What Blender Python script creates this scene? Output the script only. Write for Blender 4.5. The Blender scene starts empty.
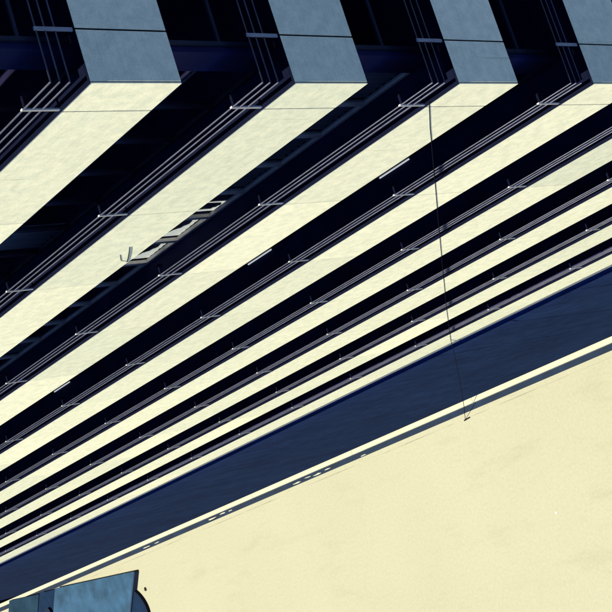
import bpy, bmesh, math, random
from mathutils import Matrix, Vector
random.seed(7)
sc = bpy.context.scene
col = sc.collection

# ------------------------------------------------------------------ camera
cam = bpy.data.objects.new('camera', bpy.data.cameras.new('camera'))
col.objects.link(cam)
RT = Vector((0.58301801, -0.29494226, -0.75703307))      # picture right (the camera is held on its side)
DN = Vector((-0.34132162, -0.93448142, 0.10121277))      # picture down
FW = Vector((-0.73728526, 0.19938289, -0.64548967))      # view direction
m = Matrix.Identity(4)
for i in range(3):
    m[i][0], m[i][1], m[i][2] = RT[i], -DN[i], -FW[i]
m.translation = Vector((11.30078, -5.75162, 31.00744))
cam.matrix_world = m
cam.data.sensor_width = 36
cam.data.lens = 82.484
cam.data.clip_start = 0.1
cam.data.clip_end = 3000
sc.camera = cam

# ------------------------------------------------------------------ light
SUN_EL, SUN_AZ = 82.0, 184.0          # azimuth of the sun, clockwise from +Y
world = bpy.data.worlds.new('World'); sc.world = world
world.use_nodes = True
wn = world.node_tree
bg = wn.nodes['Background']
sky = wn.nodes.new('ShaderNodeTexSky'); sky.sky_type = 'NISHITA'; sky.sun_disc = False
sky.sun_elevation = math.radians(SUN_EL); sky.sun_rotation = math.radians(SUN_AZ)
sky.air_density = 0.3; sky.dust_density = 0.0; sky.ozone_density = 10.0
wn.links.new(sky.outputs[0], bg.inputs[0])
bg.inputs[1].default_value = 0.078
sl = bpy.data.lights.new('sun', 'SUN'); sl.energy = 5.0; sl.angle = math.radians(0.53); sl.color = (1.0, 0.90, 0.62)
so = bpy.data.objects.new('sun', sl); col.objects.link(so)
el, az = math.radians(SUN_EL), math.radians(SUN_AZ)
to_sun = Vector((math.sin(az) * math.cos(el), math.cos(az) * math.cos(el), math.sin(el)))
so.rotation_euler = to_sun.to_track_quat('Z', 'Y').to_euler()
so.location = (0, -20, 60)
sc.view_settings.view_transform = 'Standard'; sc.view_settings.look = 'None'
sc.view_settings.gamma = 1; sc.view_settings.use_curve_mapping = False
sc.view_settings.exposure = 2.0

# ------------------------------------------------------------------ materials
def newmat(name):
    mt = bpy.data.materials.new(name); mt.use_nodes = True
    nt = mt.node_tree
    return mt, nt, nt.nodes['Principled BSDF']

def N(nt, typ, **kw):
    n = nt.nodes.new(typ)
    for k, v in kw.items(): setattr(n, k, v)
    return n

def pos_scaled(nt, sx, sy, sz):
    g = N(nt, 'ShaderNodeNewGeometry')
    mp = N(nt, 'ShaderNodeMapping'); mp.inputs['Scale'].default_value = (sx, sy, sz)
    nt.links.new(g.outputs['Position'], mp.inputs['Vector'])
    return mp.outputs['Vector']

def noise(nt, vec, scale, detail=4, rough=0.55):
    n = N(nt, 'ShaderNodeTexNoise'); n.inputs['Scale'].default_value = scale
    n.inputs['Detail'].default_value = detail; n.inputs['Roughness'].default_value = rough
    nt.links.new(vec, n.inputs['Vector'])
    return n.outputs['Fac']

def ramp(nt, fac, a, b, ca, cb):
    r = N(nt, 'ShaderNodeValToRGB')
    r.color_ramp.elements[0].position = a; r.color_ramp.elements[1].position = b
    r.color_ramp.elements[0].color = (*ca, 1) if len(ca) == 3 else ca
    r.color_ramp.elements[1].color = (*cb, 1) if len(cb) == 3 else cb
    nt.links.new(fac, r.inputs['Fac'])
    return r.outputs['Color']

def mult(nt, a, b, fac=1.0):
    x = N(nt, 'ShaderNodeMix', data_type='RGBA', blend_type='MULTIPLY')
    x.inputs[0].default_value = fac
    nt.links.new(a, x.inputs[6]); nt.links.new(b, x.inputs[7])
    return x.outputs[2]

def bump(nt, bs, fac, strength, dist):
    b = N(nt, 'ShaderNodeBump'); b.inputs['Strength'].default_value = strength; b.inputs['Distance'].default_value = dist
    nt.links.new(fac, b.inputs['Height']); nt.links.new(b.outputs['Normal'], bs.inputs['Normal'])

def simple(name, c, rough=0.6, metal=0.0, var=0.15, scale=3.0, spec=0.5):
    mt, nt, bs = newmat(name)
    f = noise(nt, pos_scaled(nt, 1, 1, 1), scale)
    lo = tuple(x * (1 - var) for x in c); hi = tuple(min(1, x * (1 + var)) for x in c)
    nt.links.new(ramp(nt, f, 0.3, 0.7, lo, hi), bs.inputs['Base Color'])
    bs.inputs['Roughness'].default_value = rough; bs.inputs['Metallic'].default_value = metal
    bs.inputs['Specular IOR Level'].default_value = spec
    return mt

def facade_material():
    mt, nt, bs = newmat('painted_concrete')
    p = pos_scaled(nt, 1, 1, 1)
    base = ramp(nt, noise(nt, p, 0.7, 5), 0.25, 0.75, (0.86, 0.832, 0.615), (0.92, 0.89, 0.67))
    patch = ramp(nt, noise(nt, p, 5.5, 8, 0.72), 0.40, 0.60, (0.82, 0.85, 0.87), (1, 1, 1))
    grain = ramp(nt, noise(nt, p, 48, 4, 0.7), 0.32, 0.60, (0.86, 0.87, 0.87), (1, 1, 1))
    form = ramp(nt, noise(nt, pos_scaled(nt, 1.2, 1.2, 26), 1.0, 3, 0.6), 0.34, 0.50, (0.93, 0.93, 0.92), (1, 1, 1))
    drip = ramp(nt, noise(nt, pos_scaled(nt, 11, 11, 0.45), 1.0, 4, 0.6), 0.26, 0.38, (0.74, 0.73, 0.70), (1, 1, 1))
    speck = ramp(nt, noise(nt, p, 26, 3, 0.6), 0.25, 0.32, (0.40, 0.40, 0.40), (1, 1, 1))
    oi = N(nt, 'ShaderNodeObjectInfo')
    tone = ramp(nt, oi.outputs['Random'], 0.0, 1.0, (0.83, 0.86, 0.88), (1, 1, 1))
    c = base
    for layer, f in ((patch, 1.0), (grain, 1.0), (form, 0.8), (drip, 0.9), (speck, 0.8), (tone, 1.0)):
        c = mult(nt, c, layer, f)
    nt.links.new(c, bs.inputs['Base Color'])
    bs.inputs['Roughness'].default_value = 0.85; bs.inputs['Specular IOR Level'].default_value = 0.2
    bump(nt, bs, noise(nt, p, 30, 4), 0.08, 0.004)
    return mt

def plaza_material():
    mt, nt, bs = newmat('plaza_concrete')
    p = pos_scaled(nt, 1, 1, 1)
    base = ramp(nt, noise(nt, p, 0.12, 4), 0.3, 0.7, (0.127, 0.131, 0.116), (0.137, 0.142, 0.127))
    blot = ramp(nt, noise(nt, pos_scaled(nt, 0.5, 1.5, 1), 0.7, 7, 0.65), 0.30, 0.46, (0.86, 0.84, 0.80), (1, 1, 1))
    scuff = ramp(nt, noise(nt, pos_scaled(nt, 0.6, 2.4, 1), 1.7, 8, 0.7), 0.27, 0.40, (0.84, 0.83, 0.82), (1, 1, 1))
    # a dirty joint 0.35 m in from the channel, broken up
    g = N(nt, 'ShaderNodeNewGeometry'); sep = N(nt, 'ShaderNodeSeparateXYZ')
    nt.links.new(g.outputs['Position'], sep.inputs[0])
    add = N(nt, 'ShaderNodeMath', operation='ADD'); add.inputs[1].default_value = 1.865
    nt.links.new(sep.outputs['Y'], add.inputs[0])
    ab = N(nt, 'ShaderNodeMath', operation='ABSOLUTE'); nt.links.new(add.outputs[0], ab.inputs[0])
    line = ramp(nt, ab.outputs[0], 0.004, 0.016, (0.58, 0.56, 0.53), (1, 1, 1))
    brk = ramp(nt, noise(nt, pos_scaled(nt, 0.45, 0, 0), 1.0, 3), 0.44, 0.58, (0, 0, 0), (1, 1, 1))
    lm = N(nt, 'ShaderNodeMix', data_type='RGBA', blend_type='MIX')
    nt.links.new(brk, lm.inputs[0]); lm.inputs[6].default_value = (1, 1, 1, 1); nt.links.new(line, lm.inputs[7])
    grain = ramp(nt, noise(nt, p, 11, 6, 0.75), 0.30, 0.62, (0.90, 0.90, 0.89), (1.03, 1.03, 1.03))
    wob = N(nt, 'ShaderNodeTexNoise'); wob.inputs['Scale'].default_value = 0.8; wob.inputs['Detail'].default_value = 5
    nt.links.new(p, wob.inputs['Vector'])
    mixv = N(nt, 'ShaderNodeMix', data_type='RGBA', blend_type='ADD'); mixv.inputs[0].default_value = 1.2
    nt.links.new(p, mixv.inputs[6]); nt.links.new(wob.outputs['Color'], mixv.inputs[7])
    vo = N(nt, 'ShaderNodeTexVoronoi', feature='DISTANCE_TO_EDGE'); vo.inputs['Scale'].default_value = 0.16
    nt.links.new(mixv.outputs[2], vo.inputs['Vector'])
    crack = ramp(nt, vo.outputs['Distance'], 0.001, 0.006, (0.80, 0.79, 0.77), (1, 1, 1))
    c = mult(nt, mult(nt, mult(nt, mult(nt, mult(nt, base, blot, 0.5), scuff, 0.5), lm.outputs[2]), grain), crack, 0.12)
    nt.links.new(c, bs.inputs['Base Color'])
    bs.inputs['Roughness'].default_value = 0.9; bs.inputs['Specular IOR Level'].default_value = 0.2
    bump(nt, bs, noise(nt, p, 14, 5), 0.15, 0.004)
    return mt

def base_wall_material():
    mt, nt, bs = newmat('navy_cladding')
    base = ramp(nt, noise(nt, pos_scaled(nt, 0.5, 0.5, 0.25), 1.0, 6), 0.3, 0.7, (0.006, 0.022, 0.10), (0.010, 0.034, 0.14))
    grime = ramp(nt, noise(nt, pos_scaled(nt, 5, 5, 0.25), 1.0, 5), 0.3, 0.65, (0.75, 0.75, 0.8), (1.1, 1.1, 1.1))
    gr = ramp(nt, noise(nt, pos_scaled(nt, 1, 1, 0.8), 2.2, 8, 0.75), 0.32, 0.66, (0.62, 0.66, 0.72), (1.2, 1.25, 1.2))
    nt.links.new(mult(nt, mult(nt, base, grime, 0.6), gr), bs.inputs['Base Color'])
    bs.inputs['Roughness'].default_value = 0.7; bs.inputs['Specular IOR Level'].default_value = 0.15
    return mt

def glass_material():
    mt = bpy.data.materials.new('door_glass'); mt.use_nodes = True
    nt = mt.node_tree; nt.nodes.clear()
    out = N(nt, 'ShaderNodeOutputMaterial'); mix = N(nt, 'ShaderNodeMixShader')
    tr = N(nt, 'ShaderNodeBsdfTransparent'); tr.inputs[0].default_value = (0.80, 0.84, 0.88, 1)
    gl = N(nt, 'ShaderNodeBsdfGlossy'); gl.inputs['Roughness'].default_value = 0.03
    lw = N(nt, 'ShaderNodeLayerWeight'); lw.inputs['Blend'].default_value = 0.15
    fr = N(nt, 'ShaderNodeMath', operation='MULTIPLY_ADD'); fr.inputs[1].default_value = 0.6; fr.inputs[2].default_value = 0.04
    nt.links.new(lw.outputs['Facing'], fr.inputs[0])
    nt.links.new(fr.outputs[0], mix.inputs[0]); nt.links.new(tr.outputs[0], mix.inputs[1]); nt.links.new(gl.outputs[0], mix.inputs[2])
    nt.links.new(mix.outputs[0], out.inputs[0])
    return mt

M = dict(
    facade=facade_material(), plaza=plaza_material(), navy=base_wall_material(), glass=glass_material(),
    floor=simple('navy_balcony_paint', (0.014, 0.014, 0.062), 0.75, spec=0.15, var=0.3, scale=1.5),
    cap=simple('dark_capping', (0.0022, 0.003, 0.010), 0.95, spec=0.0),
    beam=simple('grey_beam_paint', (0.12, 0.14, 0.17), 0.8),
    rail=simple('galvanised_rail', (0.075, 0.082, 0.13), 0.5, 0.92, var=0.25, scale=6),
    post=simple('white_post_paint', (0.20, 0.215, 0.25), 0.7, var=0.2, scale=6),
    dark=simple('black_fitting', (0.004, 0.005, 0.012), 0.8, spec=0.1),
    frame=simple('bronze_frame', (0.012, 0.014, 0.032), 0.6), palef=simple('pale_frame', (0.72, 0.66, 0.60), 0.6),
    sheer=simple('grey_sheer_fabric', (0.62, 0.55, 0.52), 0.9, scale=2),
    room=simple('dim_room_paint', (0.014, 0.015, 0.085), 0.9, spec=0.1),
    white=simple('white_paint', (0.86, 0.85, 0.80), 0.7, var=0.03),
    kerb=simple('pale_kerb_stone', (0.155, 0.165, 0.145), 0.85, var=0.08, scale=2),
    channel=simple('dark_drain_bitumen', (0.0015, 0.006, 0.020), 0.95, var=0.35, scale=1.2, spec=0.2),
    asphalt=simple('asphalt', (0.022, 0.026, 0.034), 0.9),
    low_bounce_sheet=simple('low_bounce_dark', (0.003, 0.008, 0.018), 0.35, var=0.2, scale=0.3, spec=0.4),  # dark finish of the added, unseen sheet beside the building
    cable=simple('black_cable', (0.004, 0.004, 0.008), 1.0, spec=0.0),
    blue=simple('faded_blue_truck_paint', (0.009, 0.027, 0.062), 0.9, var=0.32, scale=1.6, spec=0.1),
    bluedark=simple('dark_blue_truck_paint', (0.006, 0.014, 0.040), 0.8, spec=0.2),
    tarp=simple('grey_tarpaulin', (0.005, 0.013, 0.028), 0.95, var=0.3, scale=1.2, spec=0.02),
    tyre=simple('tyre_rubber', (0.003, 0.006, 0.020), 0.9, spec=0.1),
    rim=simple('rim_paint', (0.003, 0.008, 0.024), 0.95, spec=0.02),
    twig=simple('dry_stem', (0.008, 0.008, 0.01), 0.95, spec=0.0),
    paper=simple('white_paper', (0.5, 0.5, 0.46), 0.9),
)
mt, nt, bs = newmat('glowing_white_curtain')
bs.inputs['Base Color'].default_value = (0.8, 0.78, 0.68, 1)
bs.inputs['Emission Color'].default_value = (1.0, 0.97, 0.80, 1); bs.inputs['Emission Strength'].default_value = 0.30  # glow put into the fabric, no lamp behind it
M['curtain_glow'] = mt
mt, nt, bs = newmat('white_sill_glow')
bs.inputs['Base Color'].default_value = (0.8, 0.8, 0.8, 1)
bs.inputs['Emission Color'].default_value = (0.9, 0.97, 1.0, 1); bs.inputs['Emission Strength'].default_value = 0.14  # white door sill with an added glow, not a lamp
M['sill_glow'] = mt

# ------------------------------------------------------------------ helpers
def add_box(bm, x0, x1, y0, y1, z0, z1):
    vs = [bm.verts.new(p) for p in ((x0, y0, z0), (x1, y0, z0), (x1, y1, z0), (x0, y1, z0),
                                    (x0, y0, z1), (x1, y0, z1), (x1, y1, z1), (x0, y1, z1))]
    for f in ((3, 2, 1, 0), (4, 5, 6, 7), (0, 1, 5, 4), (1, 2, 6, 5), (2, 3, 7, 6), (3, 0, 4, 7)):
        bm.faces.new([vs[i] for i in f])

def mesh_of(name, bm, mat, bevel=0.0, smooth=False):
    if bevel: bmesh.ops.bevel(bm, geom=bm.edges[:], offset=bevel, segments=1, affect='EDGES')
    bmesh.ops.recalc_face_normals(bm, faces=bm.faces[:])
    me = bpy.data.meshes.new(name); bm.to_mesh(me); bm.free()
    me.materials.append(mat)
    if smooth:
        for p in me.polygons: p.use_smooth = True
    return me

def box_mesh(name, dims, mat, bevel=0.0):
    bm = bmesh.new(); add_box(bm, *dims)
    return mesh_of(name, bm, mat, bevel)

def put(name, me, parent=None, loc=(0, 0, 0), rz=0.0):
    o = bpy.data.objects.new(name, me); col.objects.link(o)
    o.location = loc; o.rotation_euler = (0, 0, rz)
    if parent: o.parent = parent
    return o

def tag(o, label, cat, group=None):
    o['label'] = label; o['category'] = cat
    if group: o['group'] = group
    return o

def structure(o):
    o['kind'] = 'structure'; return o

def tube_bm(bm, pts, r, n=8):
    rings = []
    for i, p in enumerate(pts):
        p = Vector(p)
        d = (Vector(pts[min(i + 1, len(pts) - 1)]) - Vector(pts[max(i - 1, 0)])).normalized()
        a = d.cross(Vector((0.3, 0.2, 1))).normalized(); b = d.cross(a)
        rr = r[i] if isinstance(r, (list, tuple)) else r
        rings.append([bm.verts.new(p + a * rr * math.cos(t) + b * rr * math.sin(t)) for t in [2 * math.pi * k / n for k in range(n)]])
    for a, b in zip(rings, rings[1:]):
        for k in range(n): bm.faces.new((a[k], a[(k + 1) % n], b[(k + 1) % n], b[k]))
    bm.faces.new(rings[0]); bm.faces.new(rings[-1])

def prism_bm(bm, poly, x0, x1):
    """poly in (y, z), extruded along x"""
    a = [bm.verts.new((x0, y, z)) for y, z in poly]; b = [bm.verts.new((x1, y, z)) for y, z in poly]
    bm.faces.new(a); bm.faces.new(list(reversed(b)))
    n = len(poly)
    for i in range(n): bm.faces.new((a[i], a[(i + 1) % n], b[(i + 1) % n], b[i]))

# ------------------------------------------------------------------ measures
H = 2.8            # storey height
T1 = 23.032        # top of the highest parapet in view
PH = 1.173         # parapet height
SLAB = 0.22
LEN, DEP = 78.0, 15.0
BALC = 1.0
TOPS = [T1 - H * k for k in range(-2, 8)]
BOT = TOPS[-1] - PH
ROOF = TOPS[0] + H - PH + 0.3
PIT = -13.0  # made-up pit, deep enough to keep a bright sunlit floor out of view

# ------------------------------------------------------------------ ground
bm = bmesh.new()
def sheet(x0, x1, y0, y1, z):
    bm.faces.new([bm.verts.new(p) for p in ((x0, y0, z), (x1, y0, z), (x1, y1, z), (x0, y1, z))])
sheet(-700, 700, -700, -1.45, 0); sheet(-700, 700, DEP + 0.05, 700, 0)
sheet(-700, -LEN - 0.05, -1.45, DEP + 0.05, 0); sheet(0.02, 700, -1.45, DEP + 0.05, 0)
structure(put('ground', mesh_of('ground', bm, M['plaza'])))
bm = bmesh.new(); sheet(-6, 700, -700, -1.9, 0.005); sheet(0.9, 700, -1.9, 700, 0.005)
structure(put('low_bounce_sheet', mesh_of('low_bounce_sheet', bm, M['low_bounce_sheet'])))  # unseen dark sheet, added to cut warm bounce onto the shaded face
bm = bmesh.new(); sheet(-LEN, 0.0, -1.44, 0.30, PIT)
structure(put('added_pit_floor', mesh_of('added_pit_floor', bm, M['asphalt'])))  # floor of the added pit, kept below the view
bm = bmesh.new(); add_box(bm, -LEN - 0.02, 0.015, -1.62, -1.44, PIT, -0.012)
structure(put('added_pit_wall', mesh_of('added_pit_wall', bm, M['navy'])))

# kerb round the added pit
kerb = tag(put('edge_kerb', None, loc=(0, -1.44, 0)), 'long pale kerb with a dark drain channel at the edge of the sunlit plaza', 'kerb')
x = -6.0; k = 0
kerb_len = 6.0
kme = box_mesh('coping', (-kerb_len + 0.006, 0, -0.082, 0.082, -0.05, 0.12), M['kerb'], 0.008)
cme = box_mesh('channel', (-kerb_len + 0.004, 0, -0.09, 0.09, -0.05, 0.006), M['channel'])
for k in range(13):
    put('coping', kme, kerb, (-0.02 - kerb_len * k, 0.002, 0))
    put('channel', cme, kerb, (-0.02 - kerb_len * k, -0.172, 0))
for (cx, cy, L, W) in [(-27.4, -1.635, .75, .07), (-26.75, -1.60, .50, .04), (-26.2, -1.64, .62, .07), (-25.6, -1.61, .46, .05),
                       (-33.0, -1.61, .8, .06), (-32.25, -1.585, .5, .05), (-31.7, -1.60, .35, .04), (-38.0, -1.62, .7, .05), (-37.2, -1.62, .5, .04),
                       (-23.6, -1.66, .5, .04)]:
    bm = bmesh.new(); n = 9
    lo, hi = [], []
    for t in range(n):
        a = 2 * math.pi * t / n; rr = random.uniform(0.45, 1.0)
        px, py = math.cos(a) * L / 2 * rr, math.sin(a) * W / 2 * rr
        lo.append(bm.verts.new((px, py, 0))); hi.append(bm.verts.new((px, py, 0.005)))
    bm.faces.new(lo); bm.faces.new(hi)
    for t in range(n): bm.faces.new((lo[t], lo[(t + 1) % n], hi[(t + 1) % n], hi[t]))
    put('pale_fleck', mesh_of('pale_fleck', bm, M['kerb']), kerb, (cx, cy + 1.44, 0.007))  # flat pale flecks of irregular outline

# ------------------------------------------------------------------ building
B = tag(put('balcony_building', None, loc=(0, 0, 0)), 'multi-storey building with cream parapet bands, dark open balconies and thin railings', 'building')

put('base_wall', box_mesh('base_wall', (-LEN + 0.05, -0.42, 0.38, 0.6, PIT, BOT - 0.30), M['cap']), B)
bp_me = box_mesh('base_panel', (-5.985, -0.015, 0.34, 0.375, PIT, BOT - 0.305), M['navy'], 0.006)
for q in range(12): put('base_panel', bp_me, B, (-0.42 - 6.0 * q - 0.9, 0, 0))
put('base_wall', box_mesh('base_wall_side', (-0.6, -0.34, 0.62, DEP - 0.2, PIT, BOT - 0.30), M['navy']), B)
put('soffit_beam', box_mesh('soffit_beam', (-LEN + 0.02, -0.03, 0.015, 0.5, BOT - 0.30, BOT - 0.004), M['beam']), B)
put('soffit_beam', box_mesh('soffit_beam_side', (-0.5, -0.015, 0.52, DEP - 0.1, BOT - 0.30, BOT - 0.004), M['beam']), B)
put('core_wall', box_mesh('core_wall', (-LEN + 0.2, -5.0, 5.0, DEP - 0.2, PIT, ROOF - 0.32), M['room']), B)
put('end_wall', box_mesh('end_wall', (-LEN - 0.25, -LEN, 0, DEP, PIT, ROOF), M['facade']), B)
put('back_wall', box_mesh('back_wall', (-LEN, -0.05, DEP, DEP + 0.25, PIT, ROOF), M['facade']), B)
put('roof', box_mesh('roof', (-LEN, 0, 0, DEP - 0.01, ROOF - 0.3, ROOF), M['facade']), B)

LITJ = [0.68, 3.99]
while LITJ[-1] + 2.953 < LEN: LITJ.append(LITJ[-1] + 2.953)
SHJ = [0.64, 3.95, 6.90, 9.85, 12.80]
GAP = 0.011
TH = 0.016
UP = 0.14
def panel_mesh(L, gap=GAP, corner=False):
    """runs towards -x from its right end; the outer face is y=0, its top z=0"""
    bm = bmesh.new()
    x1 = -0.004 if corner else -gap / 2
    add_box(bm, -L + gap / 2, x1, 0, TH, -PH, 0)
    return mesh_of('parapet_panel', bm, M['facade'], 0.004)
lit_meshes = [panel_mesh(LITJ[0], 0.022, True), panel_mesh(LITJ[1] - LITJ[0], 0.014), panel_mesh(2.953, 0.006)]
last = panel_mesh(LEN - LITJ[-1], 0.006)
def shade_panel(L, corner=False, gap=0.02):
    bm = bmesh.new()
    add_box(bm, -TH, 0, (TH + 0.008) if corner else gap / 2, L - gap / 2, -PH, 0)
    return mesh_of('parapet_panel', bm, M['facade'], 0.006)
sh_meshes = [shade_panel(SHJ[0], True), shade_panel(SHJ[1] - SHJ[0]), shade_panel(2.95), shade_panel(DEP - SHJ[-1] - 0.02)]

def rod_mesh(p0, p1, r, mat, n=8):
    bm = bmesh.new(); tube_bm(bm, [p0, p1], r, n)
    return mesh_of('rail', bm, mat, smooth=False)
RZ = (0.452, 0.342, 0.222)
INS = 0.03
def rail_line(r):
    bm = bmesh.new()
    tube_bm(bm, [(-LEN, INS, 0), (-INS * 1.0, INS, 0), (-INS, DEP - 0.1, 0)], r, 8)
    return mesh_of('rail', bm, M['rail'])
rail_me = rail_line(0.0105)
post_me = box_mesh('post', (-0.022, 0.022, -0.012, 0.012, 0.010, 0.475), M['post'], 0.004)
bm = bmesh.new(); add_box(bm, -0.02, 0.02, 0.016, 0.16, 0.41, 0.44); add_box(bm, -0.04, 0.04, 0.14, 0.19, 0.36, 0.445)
brk_me = mesh_of('bracket', bm, M['cap'], 0.01)
bm = bmesh.new()
add_box(bm, -LEN + 0.01, -TH - 0.004, TH + 0.004, UP, -PH + 0.01, -0.03)
add_box(bm, -UP, -TH - 0.004, UP + 0.001, DEP - 0.02, -PH + 0.01, -0.03)
add_box(bm, -LEN + 0.005, 0.003, -0.003, UP + 0.004, 0.001, 0.009)
add_box(bm, -UP - 0.004, 0.003, UP + 0.005, DEP - 0.02, 0.001, 0.009)
up_me = mesh_of('upstand', bm, M['cap'])
slab_me = box_mesh('floor_slab', (-LEN + 0.01, -UP - 0.006, UP + 0.006, DEP - 0.02, -PH + 0.004, -PH + SLAB), M['floor'])

def frame_mesh(w, h, mat):
    bm = bmesh.new(); t = 0.05
    add_box(bm, -t, -0.002, -0.03, 0.03, 0.0, h); add_box(bm, -w + 0.002, -w + t, -0.03, 0.03, 0.0, h)
    add_box(bm, -w + t, -t, -0.03, 0.03, 0.0, 0.07); add_box(bm, -w + t, -t, -0.03, 0.03, h - 0.07, h)
    add_box(bm, -w + t, -t, -0.02, 0.02, 1.0, 1.04)
    return mesh_of('door_frame', bm, mat)
DH = H - SLAB - 0.012
W1, W3 = 1.085, 3.255
pane_me = {w: box_mesh('glass_door', (-w + 0.052, -0.052, -0.004, 0.004, 0.072, DH - 0.072), M['glass']) for w in (W1, W3)}
frm_me = {w: frame_mesh(w, DH, M['frame']) for w in (W1, W3)}; pale_me = frame_mesh(W1, DH, M['palef'])

def curtain_mesh(w, mat, swag):
    bm = bmesh.new(); n = 28; rows = 5
    grid = []
    for i in range(n + 1):
        u = i / n
        xx = -0.06 - (w - 0.12) * u
        yy = (0.004 if swag else 0.02) * math.sin(u * 38) + (0.002 if swag else 0.011) * math.sin(u * 71)
        if swag:
            top = 0.13 + 0.24 * min(1, abs(u - 0.40) / 0.40) ** 1.6 + (2.2 * max(0, (u - 0.80)) / 0.2 if u > 0.80 else 0) + (1.6 * max(0, 0.10 - u) / 0.1)
            z0 = 0.02 + 0.05 * (1 - u)
        else:
            top = DH - 0.1; z0 = 0.03
        grid.append([bm.verts.new((xx, yy, z0 + (max(top, z0 + 0.03) - z0) * r / rows)) for r in range(rows + 1)])
    for a, b in zip(grid, grid[1:]):
        for r in range(rows): bm.faces.new((a[r], b[r], b[r + 1], a[r + 1]))
    ext = bmesh.ops.extrude_face_region(bm, geom=bm.faces[:])
    for v in [e for e in ext['geom'] if isinstance(e, bmesh.types.BMVert)]: v.co.y += 0.006
    return mesh_of('curtain', bm, mat)
sheer_me = {W1: curtain_mesh(W1, M['sheer'], False), W3: curtain_mesh(W3, M['sheer'], False)}
swag_me = curtain_mesh(W1, M['curtain_glow'], True)  # glowing curtain shape for the bright patches behind the glass
sill_me = box_mesh('glowing_sill', (-0.82, 0, -0.012, 0.012, 0, 0.022), M['sill_glow'], 0.004)

for fi, top in enumerate(TOPS):
    k = fi - 2                                   # 0 = first band in view
    edges = [0.0] + LITJ
    for i, e in enumerate(edges):
        me = lit_meshes[0] if i == 0 else lit_meshes[1] if i == 1 else last if i == len(edges) - 1 else lit_meshes[2]
        put('parapet_panel', me, B, (-e, 0, top))
    for i, e in enumerate([0.0] + SHJ):
        me = sh_meshes[0] if i == 0 else sh_meshes[1] if i == 1 else sh_meshes[3] if i == 5 else sh_meshes[2]
        put('parapet_panel', me, B, (0, e, top))
    put('floor_slab', slab_me, B, (0, 0, top)); put('upstand', up_me, B, (0, 0, top))
    rl = put('railing', rail_me, B, (0, 0, top + RZ[0]))
    put('rail', rail_me, rl, (0, 0, RZ[1] - RZ[0])); put('rail', rail_me, rl, (0, 0, RZ[2] - RZ[0]))
    for e in LITJ:
        put('post', post_me, rl, (-e, INS, -RZ[0]))
        put('bracket', brk_me, rl, (-e, INS, -RZ[0]))
    for e in SHJ[:3]:
        put('post', post_me, rl, (-INS, e, -RZ[0]), math.pi / 2)
    # glazed doors of the storey that stands on this slab
    fz = top - PH + SLAB + 0.006
    ext = {-2: 6, -1: 8, 0: 10, 1: 15, 2: 24, 3: 30}.get(k, 0)
    x = 1.52; n = 0
    while x + W1 < LEN - 1:
        w = W1 if x < ext else W3
        if x + w > LEN - 1: break
        d = put('glass_door', pane_me[w], B, (-x, BALC, fz)); put('door_frame', pale_me if k == 2 and w == W1 else frm_me[w], d)
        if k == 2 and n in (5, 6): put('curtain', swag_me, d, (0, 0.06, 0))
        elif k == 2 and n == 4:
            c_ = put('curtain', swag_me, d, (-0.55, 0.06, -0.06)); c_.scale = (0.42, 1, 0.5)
        elif (k == 2 and n < 5) or random.random() < 0.30: put('curtain', sheer_me[w], d, (0, 0.07, 0))
        x += w; n += 1
    y = BALC + 0.02
    for n in range(6):
        d = put('glass_door', pane_me[W1], B, (-BALC, y + W1 * n, fz), -math.pi / 2)
        put('door_frame', frm_me[W1], d)
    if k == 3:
        for sx in (-4.72, -8.95, -17.55): put('glowing_sill', sill_me, B, (sx, BALC - 0.045, fz))  # door sills brightened by their own added glow
    put('corner_pillar', box_mesh('corner_pillar', (-1.515, -BALC - 0.02, BALC - 0.06, BALC + 0.015, 0, DH), M['floor']), B, (0, 0, fz))

# ------------------------------------------------------------------ cable from the third parapet down to the kerb
pts = [Vector(p) for p in ((-0.56, 0.004, 17.47), (-1.36, 0.004, 16.71), (-2.45, 0.004, 15.64), (-4.20, 0.004, 13.93),
                           (-7.04, 0.004, 11.15), (-11.98, 0.004, 6.30), (-15.6, 0.003, 2.70), (-16.2, -0.08, 2.08))]
end = Vector((-18.63, -1.88, 0.02))
pts += [pts[-1].lerp(end, t) + Vector((0, -0.25, 0)) * math.sin(math.pi * t) for t in (0.25, 0.5, 0.75, 1.0)]
bm = bmesh.new(); tube_bm(bm, pts, [0.009 if i < 7 else 0.009 for i in range(12)], 6)
cable = tag(put('slack_cable', mesh_of('slack_cable', bm, M['cable'], smooth=True)), 'thin dark cable slung from the third cream parapet down to the drain channel', 'cable')
bm = bmesh.new(); add_box(bm, -0.14, 0.14, -0.02, 0.02, 0.0, 0.03)
put('anchor', mesh_of('anchor', bm, M['cable'], 0.01), cable, (-18.56, -1.89, 0.006), 0.1)

# dry stems on the second parapet
bm = bmesh.new()
tube_bm(bm, [(-5.99, 0.002, 19.09), (-5.80, 0.0, 19.18), (-5.55, -0.002, 19.31), (-5.30, -0.004, 19.45)], [0.009, 0.008, 0.007, 0.005], 6)
stem = tag(put('dry_stem', mesh_of('dry_stem', bm, M['twig'])), 'small dark dry twig sticking out at the lower edge of the second cream parapet', 'twig')
bm = bmesh.new()
tube_bm(bm, [(-5.96, 0.002, 19.12), (-5.90, 0.001, 19.25), (-5.78, 0.0, 19.33), (-5.62, 0.0, 19.43)], [0.006, 0.005, 0.005, 0.004], 6)
put('side_shoot', mesh_of('side_shoot', bm, M['twig']), stem)

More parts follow.
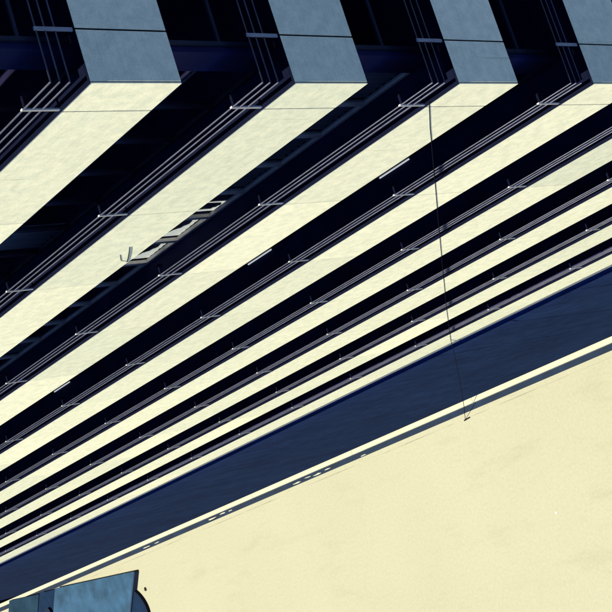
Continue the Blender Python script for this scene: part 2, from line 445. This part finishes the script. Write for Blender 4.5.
# ------------------------------------------------------------------ low blue platform on the plaza
plat = tag(put('low_platform', None, loc=(-39.095, -2.364, 0), rz=math.radians(-37.8)), 'low blue platform on the plaza with a half-round dark step at its end', 'platform')
def slab(bm, poly, z0, z1):
    a = [bm.verts.new((x, y, z0)) for x, y in poly]; b = [bm.verts.new((x, y, z1)) for x, y in poly]; n = len(poly)
    bm.faces.new(a); bm.faces.new(b)
    for q in range(n): bm.faces.new((a[q], a[(q + 1) % n], b[(q + 1) % n], b[q]))
PY = -9.0
def edge(x): return x * 3.67 / 5.76            # the long edge runs almost along the kerb
def deck(x0, x1, mat, z1, drop=0.0):
    bm = bmesh.new(); slab(bm, [(x0, edge(x0) + drop), (x1, edge(x1) + drop), (x1, PY), (x0, PY)], 0.16, z1)
    return put('deck_panel', mesh_of('deck_panel', bm, mat, 0.006), plat)
deck(0, -5.756, M['blue'], 0.250)
deck(-5.78, -7.05, M['rim'], 0.22, -0.06); deck(-7.07, -9.6, M['tarp'], 0.25, -0.12)
bm = bmesh.new(); slab(bm, [(-0.10, -0.14), (-9.5, edge(-9.5) - 0.2), (-9.5, PY + 0.05), (-0.10, PY + 0.05)], 0.0, 0.16)
put('plinth', mesh_of('plinth', bm, M['bluedark']), plat)
bm = bmesh.new(); slab(bm, [(0.002, -0.002), (0.05, -0.03), (0.05, PY), (0.002, PY)], 0.0, 0.235)
put('edge_trim', mesh_of('edge_trim', bm, M['bluedark']), plat)
bm = bmesh.new(); tube_bm(bm, [(-6.0, -5.05, 0.22), (-6.0, -5.05, 0.36), (-6.0, -5.05, 0.38)], [0.26, 0.26, 0.18], 18)
put('round_cover', mesh_of('round_cover', bm, M['tyre']), plat)
n = 24
ring = lambda f: [(0.055 + 1.15 * f * math.sin(math.pi * t / n), -1.65 + 0.74 * f * math.cos(math.pi * t / n)) for t in range(n + 1)]
bm = bmesh.new(); slab(bm, ring(1.0), 0.0, 0.16)
step = put('step', mesh_of('step', bm, M['tyre']), plat)
bm = bmesh.new(); slab(bm, [(x + 0.004, y) for x, y in ring(0.93)], 0.162, 0.172)
put('tread', mesh_of('tread', bm, M['rim']), step)

# ------------------------------------------------------------------ litter
def blob(r, mat, name, flat=0.4):
    bm = bmesh.new(); bmesh.ops.create_icosphere(bm, subdivisions=2, radius=r)
    for v in bm.verts: v.co *= random.uniform(0.82, 1.1); v.co.z = max(v.co.z * flat, -0.3 * r * flat)
    mz = min(v.co.z for v in bm.verts)
    for v in bm.verts: v.co.z -= mz
    return mesh_of(name, bm, mat)
tag(put('stone', blob(0.09, M['twig'], 'stone'), loc=(-38.97, -3.19, 0.0)), 'small dark stone lying on the plaza beside the low blue platform', 'stone')
tag(put('paper_scrap', blob(0.035, M['paper'], 'paper_scrap'), loc=(-16.39, -5.39, 0.0)), 'tiny white paper scrap alone on the open plaza', 'litter')
